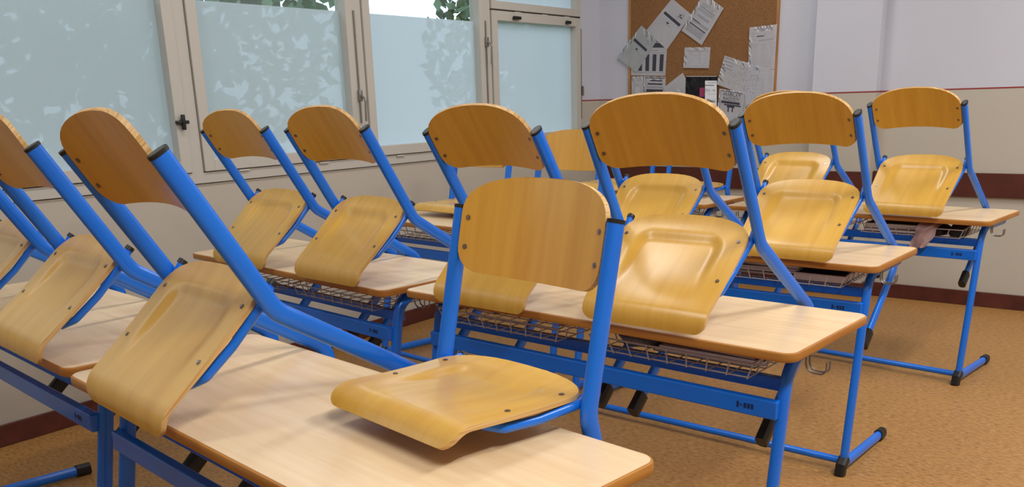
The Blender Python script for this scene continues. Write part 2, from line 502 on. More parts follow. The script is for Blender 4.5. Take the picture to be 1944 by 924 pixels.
# ------------------------------------------------------------------ ceiling lamps
def ceiling_lamp(x, y, label, watts):
    t = thing('ceiling_lamp', label, 'lamp', Matrix.Translation((x, y, CZ)), 'fluorescent ceiling lamps')
    bm = bmesh.new(); add_box(bm, -0.11, 0.11, -0.63, 0.63, -0.05, 0.0, 0.006)
    mesh_obj('housing', bm, MAT['ceiling'], t)
    em = bpy.data.materials.get('lamp_diffuser')
    if em is None:
        em = new_mat('lamp_diffuser', (1, 1, 1, 1), 0.4)
    bm = bmesh.new(); add_box(bm, -0.10, 0.10, -0.61, 0.61, -0.075, -0.05, 0.008)
    mesh_obj('diffuser', bm, em, t)
    l = bpy.data.lights.new('ceiling_tube_offscreen', 'AREA'); l.shape = 'RECTANGLE'
    l.size = 0.2; l.size_y = 1.2; l.energy = watts; l.color = LAMP_COL
    lo = bpy.data.objects.new('ceiling_tube_%d_offscreen' % len(bpy.data.lights), l); COL.objects.link(lo)
    lo.location = (0, 0, -0.08); lo.parent = t
for x, side, watts in ((-2.4, 'window side', LAMP_W_WINDOW), (0.6, 'middle of the room', LAMP_W)):
    for y, w in ((0.3, 'front'), (2.5, 'middle'), (4.7, 'rear')):
        ceiling_lamp(x, y, 'white fluorescent ceiling lamp, %s of its row, %s' % (w, side), watts)

# ------------------------------------------------------------------ chair
TILT = math.radians(41.95)
BK = math.radians(78.56)
LG = math.radians(-74.0)
TUBE_X = 0.2095
BEND = Vector((0, 0, 0.475))             # bend height above the runner's underside
ax_b = Vector((0, math.cos(BK), math.sin(BK)))
SREF = BEND + ax_b*0.020                  # where the seat rails are welded on
ax_n = Vector((0, math.sin(BK), -math.cos(BK)))
ax_l = Vector((0, math.cos(LG), math.sin(LG)))

def smooth01(x):
    x = max(0.0, min(1.0, x)); return x*x*(3-2*x)

def plate(fn, nu, rows, th, mats, name, parent):
    """curved ply sheet: fn(row, s) -> (point, normal); s in [-1,1]"""
    bm = bmesh.new()
    T, B = [], []
    for r in rows:
        ta, ba = [], []
        for i in range(nu+1):
            s = -1+2*i/nu
            p, n = fn(r, s)
            ta.append(bm.verts.new(p)); ba.append(bm.verts.new(p-n*th))
        T.append(ta); B.append(ba)
    for j in range(len(rows)-1):
        for i in range(nu):
            bm.faces.new((T[j][i], T[j+1][i], T[j+1][i+1], T[j][i+1]))
            bm.faces.new((B[j][i], B[j][i+1], B[j+1][i+1], B[j+1][i]))
    def side(a, b, c, d):
        f = bm.faces.new((a, b, c, d)); f.material_index = 1
    for j in range(len(rows)-1):
        side(T[j][0], B[j][0], B[j+1][0], T[j+1][0])
        side(T[j][nu], T[j+1][nu], B[j+1][nu], B[j][nu])
    for i in range(nu):
        side(T[0][i], T[0][i+1], B[0][i+1], B[0][i])
        side(T[-1][i], B[-1][i], B[-1][i+1], T[-1][i+1])
    bmesh.ops.remove_doubles(bm, verts=bm.verts, dist=1e-5)
    bmesh.ops.recalc_face_normals(bm, faces=bm.faces)
    return mesh_obj(name, bm, mats, parent, smooth=50)

# seat profile: (arc length from rear, y, z, normal) in chair space
SEAT_REAR, SEAT_FLAT, LIP_R, LIP_A = 0.046, -0.255, 0.060, math.radians(55)
L_FLAT = SEAT_REAR-SEAT_FLAT
L_TOT = L_FLAT + LIP_R*LIP_A + 0.008
def seat_profile(l):
    zt = 0.021
    if l <= L_FLAT:
        y = SEAT_REAR-l
        z = zt + 0.010*max(0, (y-0.0)/0.05)**2*0.5 - 0.004*math.sin(math.pi*min(1, l/L_FLAT))
        return y, z, Vector((0, 0, 1))
    a = (l-L_FLAT)/LIP_R
    if a <= LIP_A:
        return SEAT_FLAT-LIP_R*math.sin(a), zt-LIP_R*(1-math.cos(a)), Vector((0, -math.sin(a), math.cos(a)))
    e = l-L_FLAT-LIP_R*LIP_A
    a = LIP_A
    return (SEAT_FLAT-LIP_R*math.sin(a)-e*math.cos(a), zt-LIP_R*(1-math.cos(a))-e*math.sin(a), Vector((0, -math.sin(a), math.cos(a))))
def seat_w(l):
    base = 0.192 - 0.011*(l/L_TOT)
    if l < 0.085:
        k = 1-l/0.085
        return max(0.004, base*(1-k**2.7)**(1/2.7))
    e = L_TOT-l
    r = 0.030
    if e < r: base -= r-math.sqrt(max(0, r*r-(r-e)**2))
    return base
def seat_pt(l, s):
    y, z, n = seat_profile(l)
    x = s*seat_w(l)
    # shallow pressed hollow with rounded corners, fading out towards the lip
    qx = max(0.0, abs(x)-0.085); ql = max(0.0, abs(l-0.20)-0.095)
    sd = math.hypot(qx, ql)-0.052
    d = 0.0095*smooth01(-sd/0.034)*smooth01((0.285-l)/0.17)
    return Vector((x, SREF.y+y, SREF.z+z))-n*d, n
SEAT_ROWS = [0.0, 0.001, 0.004, 0.009, 0.016, 0.025, 0.035, 0.046, 0.056, 0.062, 0.068, 0.074, 0.080, 0.087, 0.094, 0.105, 0.12, 0.14, 0.165, 0.19, 0.215, 0.24, 0.265]
SEAT_ROWS += [L_FLAT + (L_TOT-L_FLAT)*k/10 for k in range(10)] + [L_TOT-0.006, L_TOT-0.002, L_TOT-0.0002]

BACK_LO, BACK_HI, BACK_SAG = -0.132, 0.070, 0.032
def back_w(h):
    e = BACK_HI-h
    w = 0.196
    if e < 0.085:
        k = 1-e/0.085
        return max(0.004, w*(1-k**2.55)**(1/2.55))
    e = h-BACK_LO
    r = 0.05
    if e < r:
        k = 1-e/r
        return w-r+r*math.sqrt(max(0, 1-k*k))
    return w
def back_pt(h, s):
    x = s*back_w(h)
    q = x/0.197
    off = -0.012 + BACK_SAG*(1-q*q)
    T = BEND + ax_b*0.352
    p = Vector((x, T.y, T.z)) + ax_b*h + ax_n*off
    n = (-ax_n + Vector((-q*2*BACK_SAG/0.19, 0, 0))).normalized()
    return p, n
BACK_ROWS = [BACK_HI-d for d in (0.0, 0.0008, 0.003, 0.007, 0.013, 0.021, 0.031, 0.042, 0.055, 0.07, 0.085)]
BACK_ROWS += [-0.05, -0.082, -0.094, -0.105, -0.114, -0.121, -0.127, -0.130, -0.1315, BACK_LO]

def tube_path(sx):
    x = sx*TUBE_X
    top = BEND+ax_b*0.352
    foot = BEND+ax_l*0.478
    tip = foot + Vector((0, -0.432, -0.004))
    pts = [Vector((x, p.y, p.z)) for p in (top, BEND, foot, tip)]
    return fillet(pts, [0.085, 0.065], 7)

def make_chair():
    t = bpy.data.objects.new('school_chair', None); COL.objects.link(t); t.empty_display_size = 0.1
    for sx in (-1, 1):
        path = tube_path(sx)
        bm = bmesh.new(); sweep(bm, path, 0.0115, 0.0195, (1, 0, 0), 16, 2.4)
        fr = mesh_obj('side_frame', bm, MAT['blue'], t, smooth=40)
        # plug in the open upper end
        p = path[0]; d = (path[0]-path[1]).normalized()
        bm = bmesh.new(); sweep(bm, [p-d*0.004, p+d*0.003], 0.0122, 0.0202, (1, 0, 0), 16, 2.4)
        sweep(bm, [p+d*0.003, p+d*0.0036], 0.0085, 0.016, (1, 0, 0), 16, 2.4, mat=1)
        mesh_obj('end_plug', bm, [MAT['black'], MAT['plug']], fr, smooth=40)
        # foot cap on the runner
        p = path[-1]; d = (path[-1]-path[-2]).normalized()
        bm = bmesh.new()
        sweep(bm, [p-d*0.055, p-d*0.052, p+d*0.006, p+d*0.014], 0.0165, 0.025, (1, 0, 0), 12, 3.0)
        mesh_obj('foot_cap', bm, MAT['black'], fr, smooth=30)
        # seat rail welded to the inner side of the tube
        xr = sx*(TUBE_X-0.0195)
        bm = bmesh.new()
        q = [SREF+Vector(v) for v in ((xr, 0.036, 0.010), (xr, -0.01, 0.0), (sx*0.178, -0.10, -0.010), (sx*0.171, -0.175, -0.008), (sx*0.150, -0.205, 0.001))]
        sweep(bm, fillet(q, [0.10, 0.10, 0.02], 4), 0.0092, 0.0092, (1, 0, 0), 12)
        add_cyl(bm, (sx*(TUBE_X-0.008), SREF.y, SREF.z), (xr, SREF.y, SREF.z), 0.010, 10)
        rl = mesh_obj('seat_rail', bm, MAT['blue'], t, smooth=40)
        bm = bmesh.new(); add_cyl(bm, q[0]-Vector((0, 0.004, 0)), q[0]+Vector((0, 0.006, 0.0004)), 0.0108, 12)
        mesh_obj('rail_cap', bm, MAT['black'], rl, smooth=40)
    bm = bmesh.new(); add_cyl(bm, (-0.155, SREF.y-0.198, SREF.z-0.002), (0.155, SREF.y-0.198, SREF.z-0.002), 0.0080, 10)
    mesh_obj('cross_bar', bm, MAT['blue'], t, smooth=40)
    st = plate(seat_pt, 44, SEAT_ROWS, 0.010, [MAT['seatwood'], MAT['plyedge']], 'seat', t)
    bk = plate(back_pt, 24, BACK_ROWS, 0.010, [MAT['backwood'], MAT['plyedge']], 'backrest', t)
    # screws
    bm = bmesh.new()
    add_cyl(bm, (0, 0, -0.002), (0, 0, 0.0014), 0.0054, 12)
    add_cyl(bm, (0, 0, 0.0014), (0, 0, 0.0022), 0.0038, 12)
    sc0 = None
    def place_screw(p, n, par):
        nonlocal sc0, bm
        mt = n.to_track_quat('Z', 'Y').to_matrix().to_4x4(); mt.translation = p
        if sc0 is None:
            sc0 = mesh_obj('screw', bm, MAT['screw'], par, smooth=40); sc0.matrix_local = mt
        else:
            link_mesh('screw', sc0.data, par, mt)
    for l in (0.075, 0.205):
        for s in (-1, 1):
            w = seat_w(l); p, n = seat_pt(l, s*(w-0.022)/w); place_screw(p, n, st)
    for h in (-0.022, -0.082):
        for s in (-1, 1):
            w = back_w(h); p, n = back_pt(h, s*(w-0.016)/w); place_screw(p, n, bk)
    return t

def copy_tree(o, parent=None):
    c = o.copy(); COL.objects.link(c)
    if parent is not None: c.parent = parent
    for ch in o.children: copy_tree(ch, c)
    return c

CHAIR0 = make_chair()
chair_used = [False]
def place_chair(desk_m, cx, pose, label, group, yb=None, zb=None, dtilt=0.0, rz=0.0):
    """pose 'tilted': lip over the near edge, legs on the far edge; 'flat': seat lying on the desk"""
    o = CHAIR0 if not chair_used[0] else copy_tree(CHAIR0)
    chair_used[0] = True
    if pose == 'tilted':
        yb = 0.19 if yb is None else yb; zb = 0.217 if zb is None else zb; th = TILT+dtilt
    else:
        yb = 0.508 if yb is None else yb; zb = 0.025 if zb is None else zb; th = dtilt
    m = desk_m @ Matrix.Translation((cx, yb-DD/2, DZ+zb)) @ Matrix.Rotation(rz, 4, 'Z') @ Matrix.Rotation(th, 4, 'X') @ Matrix.Translation(-BEND)
    o.matrix_world = m
    o['label'] = label; o['category'] = 'chair'; o['group'] = group
    return o

# ------------------------------------------------------------------ desk
DW, DD, DZ, DT = 1.33, 0.485, 0.765, 0.023
LEGX = DW/2-0.060
def near(y): return y-DD/2        # distance from the near edge -> desk y

def make_desk():
    t = bpy.data.objects.new('school_desk', None); COL.objects.link(t); t.empty_display_size = 0.1
    # board with bullnose edge; laminate sheet on top
    bm = bmesh.new()
    prof = [(0.0, 0.006), (0.0, 0.0)] # placeholder order: inset, depth
    lay = [(0.0045, 0.0), (0.0012, 0.0018), (0.0, 0.005), (0.0, DT-0.005), (0.0012, DT-0.0018), (0.0045, DT)]
    rings = []
    for ins, dz in lay:
        rings.append([bm.verts.new((x, y, DZ-dz)) for x, y in round_rect(DW-2*ins, DD-2*ins, 0.035-ins, 7)])
    n = len(rings[0])
    for A, B in zip(rings, rings[1:]):
        for k in range(n):
            bm.faces.new((A[k], B[k], B[(k+1) % n], A[(k+1) % n]))
    bm.faces.new(rings[0]); bm.faces.new(list(reversed(rings[-1])))
    top = mesh_obj('tabletop', bm, MAT['deskedge'], t, smooth=35)
    bm = bmesh.new()
    a = [bm.verts.new((x, y, DZ+0.0006)) for x, y in round_rect(DW-0.011, DD-0.011, 0.0295, 7)]
    b = [bm.verts.new((x, y, DZ-0.0012)) for x, y in round_rect(DW-0.010, DD-0.010, 0.03, 7)]
    bm.faces.new(a)
    for k in range(n): bm.faces.new((a[k], b[k], b[(k+1) % n], a[(k+1) % n]))
    mesh_obj('laminate', bm, MAT['laminate'], top)
    zt = DZ-DT
    for sx in (-1, 1):
        x = sx*LEGX
        # top arm, curve, leg slanting to the near foot, floor runner going back
        path = fillet([(x, near(0.43), zt-0.022), (x, near(0.115), zt-0.022), (x, near(0.000), 0.035), (x, near(0.41), 0.022)], [0.085, 0.035], 7)
        bm = bmesh.new(); sweep(bm, path, 0.0145, 0.019, (1, 0, 0), 16, 2.2)
        lg = mesh_obj('leg', bm, MAT['blue'], t, smooth=40)
        bm = bmesh.new()      # wedge cap under the near foot
        sweep(bm, [(x, near(-0.028), 0.0), (x, near(-0.020), 0.034), (x, near(0.010), 0.052)], 0.019, 0.021, (1, 0, 0), 10, 3.0)
        mesh_obj('foot_cap', bm, MAT['black'], lg, smooth=30)
        bm = bmesh.new()
        sweep(bm, [(x, near(0.38), 0.024), (x, near(0.425), 0.022), (x, near(0.432), 0.022)], 0.018, 0.0225, (1, 0, 0), 12, 2.6)
        mesh_obj('foot_cap', bm, MAT['black'], lg, smooth=30)
        bm = bmesh.new()      # mounting plate under the board
        add_box(bm, x-0.02 if sx < 0 else x-0.012, x+0.012 if sx < 0 else x+0.02, near(0.10), near(0.45), zt-0.006, zt+0.001)
        mesh_obj('mounting_plate', bm, MAT['blue'], t)
        # double wire bag hook at the end of the desk
        bm = bmesh.new()
        for dy in (0.0, 0.022):
            y = near(0.16)+dy
            xo = sx*(LEGX+0.024)
            hp = fillet([(xo, y, zt), (xo, y, zt-0.062), (xo+sx*0.052, y, zt-0.062), (xo+sx*0.052, y, zt-0.03)], [0.022, 0.022], 5)
            sweep(bm, hp, 0.0024, 0.0024, (0, 1, 0), 6)
        mesh_obj('bag_hook', bm, MAT['steel'], t, smooth=40)
    # long flat apron rail, upper tie bar, floor tie tube
    bm = bmesh.new(); add_box(bm, -LEGX, LEGX, near(0.058), near(0.082), DZ-0.190, DZ-0.142, 0.004)
    ap = mesh_obj('apron_rail', bm, MAT['blue'], t)
    bm = bmesh.new()          # small stencilled mark, illegible
    ym = near(0.058)-0.0006
    for k, (w, h) in enumerate(((0.006, 0.016), (0.004, 0.005), (0.007, 0.013), (0.007, 0.013), (0.007, 0.013))):
        xx = LEGX-0.105+k*0.0095
        add_box(bm, xx, xx+w, ym, ym+0.001, DZ-0.166-h/2, DZ-0.166+h/2)
    mesh_obj('stencil_mark', bm, MAT['stencil'], ap)
    bm = bmesh.new(); add_box(bm, -LEGX, LEGX, near(0.112), near(0.136), DZ-0.133, DZ-0.098, 0.004)
    mesh_obj('tie_bar', bm, MAT['blue'], t)
    bm = bmesh.new(); add_cyl(bm, (-LEGX, near(0.010), 0.042), (LEGX, near(0.010), 0.042), 0.0135, 14)
    mesh_obj('floor_tube', bm, MAT['blue'], t, smooth=40)
    # two wire baskets
    for sx in (-1, 1):
        bm = bmesh.new()
        x0, x1 = sx*0.30-0.245, sx*0.30+0.245
        yf, yb_ = near(0.045), near(0.38)
        z1, z0 = zt-0.030, zt-0.071
        R = 0.0021
        def wire(pts, r=R): sweep(bm, pts, r, r, (0.3, 0.5, 0.81), 6)
        xi = 0.018
        wire([(x0, yf, z1), (x1, yf, z1)], 0.0026); wire([(x0, yb_, zt), (x1, yb_, zt)])
        wire([(x0, yf, z1), (x0, yb_, zt)], 0.0026); wire([(x1, yf, z1), (x1, yb_, zt)], 0.0026)
        wire([(x0+xi, yf+xi, z0), (x1-xi, yf+xi, z0)]); wire([(x0+xi, yb_, z0), (x1-xi, yb_, z0)])
        nx = 8
        for k in range(nx+1):
            x = x0+(x1-x0)*k/nx
            xb = x0+xi+(x1-x0-2*xi)*k/nx
            wire([(x, yf, z1), (xb, yf+xi*0.5, z0), (xb, yb_, z0), (xb, yb_, zt)])
        for k in range(1, 6):
            y = yf+(yb_-yf)*k/6
            zz = z1+(zt-z1)*k/6
            wire([(x0, y, zz), (x0+xi, y, z0), (x1-xi, y, z0), (x1, y, zz)])
        mesh_obj('wire_basket', bm, MAT['wire'], t, smooth=40)
    return t

def desk_matrix(corner, which, ang):
    a = math.radians(ang)
    ex = Vector((math.cos(a), math.sin(a), 0)); ey = Vector((-math.sin(a), math.cos(a), 0))
    c = Vector((corner[0], corner[1], 0)) + ey*(DD/2) + ex*(DW/2 if which == 'nl' else -DW/2)
    return Matrix.Translation(c) @ Matrix.Rotation(a, 4, 'Z')

DESKS = {
    '1L': ((-2.060, 0.908), 'nr', -6.2, 'desk by the windows in the row farthest from the corkboard'),
    '1R': ((-2.026, 0.894), 'nl', -7.0, 'desk carrying one flat and one tilted chair, black-capped feet below'),
    '2L': ((-2.052, 1.934), 'nr', -6.5, 'desk by the windows, third row from the corkboard'),
    '2R': ((-0.687, 1.907), 'nr', -3.4, 'desk with papers in its basket, third row from the corkboard'),
    '3L': ((-2.200, 3.128), 'nr', -5.5, 'desk by the windows with flat chairs, second row from the corkboard'),
    '3R': ((-0.839, 3.069), 'nr', -2.0, 'desk with purple book in basket, second row from the corkboard'),
    '4L': ((-2.155, 4.489), 'nr', -3.0, 'desk with flat chairs in the row closest to the corkboard'),
    '4R': ((-0.734, 4.387), 'nr', -5.5, 'desk with pink cloth hanging from basket, row closest to the corkboard'),
}
DESK0 = make_desk()
DM = {}
def drop_baskets(d):
    for ch in list(d.children):
        if ch.name.startswith('wire_basket'): bpy.data.objects.remove(ch)
for i, (k, (c, wh, ang, lab)) in enumerate(DESKS.items()):
    d = DESK0 if i == 0 else copy_tree(DESK0)
    DM[k] = desk_matrix(c, wh, ang)
    d.matrix_world = DM[k]
    d['label'] = 'blue-framed double school ' + lab
    d['category'] = 'desk'; d['group'] = 'double school desks in two columns'
ALL_DESKS = [o for o in COL.objects if o.name.startswith('school_desk')]
for d in ALL_DESKS[:2]: drop_baskets(d)     # the row farthest from the board has none

TG = 'chairs hung tilted on the desks'; FG = 'chairs laid flat on the desks'
R1 = 'row farthest from the corkboard'; R2 = 'third row from corkboard'; R3 = 'second row from corkboard'; R4 = 'row closest to corkboard'
R_ = math.radians
place_chair(DM['1L'], -0.160, 'tilted', 'tilted chair on window-side desk, %s, seat nearer the windows' % R1, TG, yb=0.198, zb=0.207, dtilt=R_(0.00), rz=R_(0.00))
place_chair(DM['1L'], 0.441, 'tilted', 'tilted chair at the inner end of window-side desk, %s' % R1, TG, yb=0.198, zb=0.207, dtilt=R_(-0.44), rz=R_(-0.29))
place_chair(DM['1R'], -0.214, 'tilted', 'tilted chair sharing its desk with a flat-lying chair', TG, yb=0.184, zb=0.211, dtilt=R_(0.48), rz=R_(-0.62))
place_chair(DM['1R'], 0.276, 'flat', 'chair lying flat with upright back beside a tilted chair', FG, yb=0.516, zb=0.025, dtilt=R_(-1.11), rz=R_(-2.20))
place_chair(DM['2L'], -0.173, 'tilted', 'tilted chair on window-side desk, %s, nearer the windows' % R2, TG, yb=0.180, zb=0.208, dtilt=R_(1.23), rz=R_(1.67))
place_chair(DM['2L'], 0.400, 'tilted', 'tilted chair at inner end of window-side desk, %s' % R2, TG, yb=0.191, zb=0.207, dtilt=R_(0.36), rz=R_(1.20))
place_chair(DM['2R'], -0.288, 'tilted', 'tilted chair over the empty basket, %s' % R2, TG, yb=0.183, zb=0.202, dtilt=R_(1.72), rz=R_(-0.20))
place_chair(DM['2R'], 0.255, 'tilted', 'tilted chair over the basket with papers, %s' % R2, TG, yb=0.223, zb=0.204, dtilt=R_(-1.60), rz=R_(0.95))
place_chair(DM['3L'], -0.345, 'flat', 'flat chair on window-side desk, %s, nearer the windows' % R3, FG)
place_chair(DM['3L'], 0.285, 'flat', 'flat chair at inner end of window-side desk, %s' % R3, FG)
place_chair(DM['3R'], -0.276, 'tilted', 'tilted chair, %s, next to the window-side desk' % R3, TG, yb=0.199, zb=0.206, dtilt=R_(0.00), rz=R_(0.00))
place_chair(DM['3R'], 0.340, 'tilted', 'tilted chair over basket with purple book, %s' % R3, TG, yb=0.216, zb=0.199, dtilt=R_(-1.00), rz=R_(-0.70))
place_chair(DM['4L'], -0.22, 'flat', 'flat chair on window-side desk, %s, nearer the windows' % R4, FG)
place_chair(DM['4L'], 0.318, 'flat', 'flat chair at inner end of window-side desk, %s' % R4, FG)
place_chair(DM['4R'], -0.346, 'tilted', 'tilted chair in %s, next to the window-side desk' % R4, TG, yb=0.195, zb=0.210, dtilt=R_(-0.30), rz=R_(0.10))
place_chair(DM['4R'], 0.288, 'tilted', 'tilted chair over basket with pink cloth, %s' % R4, TG, yb=0.198, zb=0.207, dtilt=R_(-0.27), rz=R_(0.18))
bpy.context.view_layer.update()

# ------------------------------------------------------------------ things in the baskets
ZB = DZ-DT-0.071+0.0025
def in_desk(key, x, y, z, rz=0, rx=0): return DM[key] @ Matrix.Translation((x, near(y), z)) @ Matrix.Rotation(rz, 4, 'Z') @ Matrix.Rotation(rx, 4, 'X')
def book(key, x, y, z, w, d, h, cover, label, cat='book', rz=0.0, group=None):
    t = thing('exercise_book', label, cat, in_desk(key, x, y, z, rz), group)
    bm = bmesh.new()
    add_box(bm, -w/2, w/2, -d/2, d/2, h-0.0015, h); add_box(bm, -w/2, w/2, -d/2, d/2, 0, 0.0015)
    add_box(bm, -w/2, -w/2+0.0015, -d/2, d/2, 0, h)
    mesh_obj('cover', bm, cover, t)
    bm = bmesh.new(); add_box(bm, -w/2+0.0015, w/2-0.003, -d/2+0.003, d/2-0.003, 0.0015, h-0.0015)
    mesh_obj('pages', bm, MAT['paper'], t)
    return t
m_purple = new_mat('purple_cover', rgb(58, 40, 120), 0.4)
m_dark = speckle('dark_cover', [rgb(30, 28, 30), rgb(48, 44, 46)], 20, 0.6)
m_maroon = new_mat('maroon_cover', rgb(110, 60, 66), 0.5)
m_grey = new_mat('grey_folder', rgb(120, 116, 114), 0.5)
m_pink = speckle('pink_tissue', [rgb(206, 172, 172), rgb(228, 200, 198)], 18, 0.8)
m_bag = speckle('black_bag_fabric', [rgb(14, 14, 16), rgb(30, 30, 34)], 30, 0.7)
m_plastic = speckle('blue_grey_plastic_bag', [rgb(86, 96, 108), rgb(140, 150, 160)], 12, 0.3)

def blob(name, key, x, y, z, sx, sy, sz, mat, label, cat, seed, amp=0.25, rz=0.0, sub=4):
    rnd = random.Random(seed)
    bm = bmesh.new(); bmesh.ops.create_icosphere(bm, subdivisions=sub, radius=1.0)
    ph = [(rnd.uniform(2, 6), rnd.uniform(2, 6), rnd.uniform(2, 6), rnd.uniform(0, 6.28)) for _ in range(6)]
    for v in bm.verts:
        c = v.co.normalized()
        d = sum(math.sin(a*c.x+b*c.y+e*c.z+p) for a, b, e, p in ph)/6
        c = c*(1+amp*d)
        c = Vector((math.copysign(abs(c.x)**0.8, c.x)*sx, math.copysign(abs(c.y)**0.8, c.y)*sy, math.copysign(abs(c.z)**0.8, c.z)*sz))
        if c.z < -sz*0.75: c.z = -sz*0.75
        v.co = c
    o = mesh_obj(name, bm, mat, None, smooth=60)
    o.matrix_world = in_desk(key, x, y, z+sz*0.75, rz)
    return tag(o, label, cat)

book('2R', 0.36, 0.24, ZB, 0.30, 0.22, 0.010, m_grey, 'grey paper folder lying lowest in the wire basket', 'folder')
book('2R', 0.38, 0.23, ZB+0.010, 0.30, 0.21, 0.012, MAT['paper_grey'], 'thick white paper pad on the grey folder', 'notebook', 0.04)
book('2R', 0.37, 0.24, ZB+0.022, 0.29, 0.21, 0.007, m_maroon, 'thin maroon exercise book on the white paper pad', 'book', -0.05)
blob('plastic_bag', '2R', 0.150, 0.20, ZB, 0.065, 0.10, 0.029, m_plastic, 'crumpled blue-grey plastic bag beside paper stack in basket', 'bag', 3, 0.35)
book('3R', 0.20, 0.25, ZB, 0.24, 0.24, 0.012, m_maroon, 'maroon exercise book at the bottom of a wire basket', 'book')
book('3R', 0.21, 0.25, ZB+0.012, 0.25, 0.24, 0.022, m_dark, 'thick black binder on the maroon book', 'binder', 0.06)
book('3R', 0.22, 0.24, ZB+0.034, 0.26, 0.22, 0.012, m_grey, 'grey folder on top of the black binder', 'folder', -0.05)
book('3R', 0.425, 0.22, ZB, 0.19, 0.24, 0.026, m_purple, 'purple book lying flat in the wire basket', 'book', 0.03)
blob('pencil_case', '3R', 0.43, 0.20, ZB+0.026, 0.075, 0.05, 0.015, m_bag, 'black pencil case on the purple book', 'pencil case', 8, 0.12)
book('4R', 0.20, 0.22, ZB, 0.26, 0.26, 0.014, m_maroon, 'maroon book under dark binder, basket with pink cloth', 'book')
book('4R', 0.205, 0.22, ZB+0.014, 0.27, 0.25, 0.026, m_dark, 'black binder over a maroon book, basket with pink cloth', 'binder', 0.05)
blob('black_bag', '4R', 0.497, 0.15, ZB, 0.038, 0.085, 0.033, m_bag, 'bulging black bag in basket near the bag hook', 'bag', 5, 0.12)
blob('black_pouch', '4R', 0.410, 0.15, ZB, 0.045, 0.08, 0.028, m_bag, 'small black pouch between binder and bulging bag', 'pouch', 6, 0.2)

def tissue(key, label):
    bm = bmesh.new()
    nu, nv = 14, 18
    g = []
    rnd = random.Random(4)
    for j in range(nv+1):
        v = j/nv
        row = []
        for i in range(nu+1):
            u = i/nu-0.5
            # comes out over the basket rim and hangs down in front, narrowing to a corner
            y = 0.11-0.098*smooth01(v*3.0) - 0.010*math.sin(u*11+v*4) + 0.012*math.sin(u*6-v*3)
            z = DZ-DT-0.010 + 0.003*math.sin(u*12) - 0.125*max(0, v-0.18) - 0.020*v*(0.5-u)
            x = 0.405 + u*(0.105-0.02*v) - 0.045*v + 0.006*math.sin(v*9+u*5)
            row.append(bm.verts.new((x, near(y), z)))
        g.append(row)
    for j in range(nv):
        for i in range(nu):
            bm.faces.new((g[j][i], g[j][i+1], g[j+1][i+1], g[j+1][i]))
    r = bmesh.ops.solidify(bm, geom=list(bm.faces), thickness=0.003)
    o = mesh_obj('crumpled_cloth', bm, m_pink, None, smooth=60)
    o.matrix_world = DM[key]
    tag(o, label, 'cloth')
tissue('4R', 'pale pink crumpled cloth hanging out of a wire basket')

# ------------------------------------------------------------------ corkboard and papers
BX0, BX1, BZ0, BZ1 = -3.597, -2.455, 1.05, 2.16
YB = WY-0.020
t = thing('corkboard', 'brown corkboard with thin wooden frame hung on back wall', 'board', Matrix.Translation((BX0, WY, BZ0)))
bm = bmesh.new(); add_box(bm, 0, BX1-BX0, -0.018, -0.002, 0, BZ1-BZ0)
mesh_obj('cork_panel', bm, MAT['cork'], t)
bm = bmesh.new()
W_, H_ = BX1-BX0, BZ1-BZ0
add_box(bm, -0.012, 0.006, -0.021, 0, -0.012, H_+0.012, 0.002); add_box(bm, W_-0.006, W_+0.012, -0.021, 0, -0.012, H_+0.012, 0.002)
add_box(bm, 0.006, W_-0.006, -0.021, 0, -0.012, 0.006, 0.002); add_box(bm, 0.006, W_-0.006, -0.021, 0, H_-0.006, H_+0.012, 0.002)
mesh_obj('board_frame', bm, MAT['cork_frame'], t)

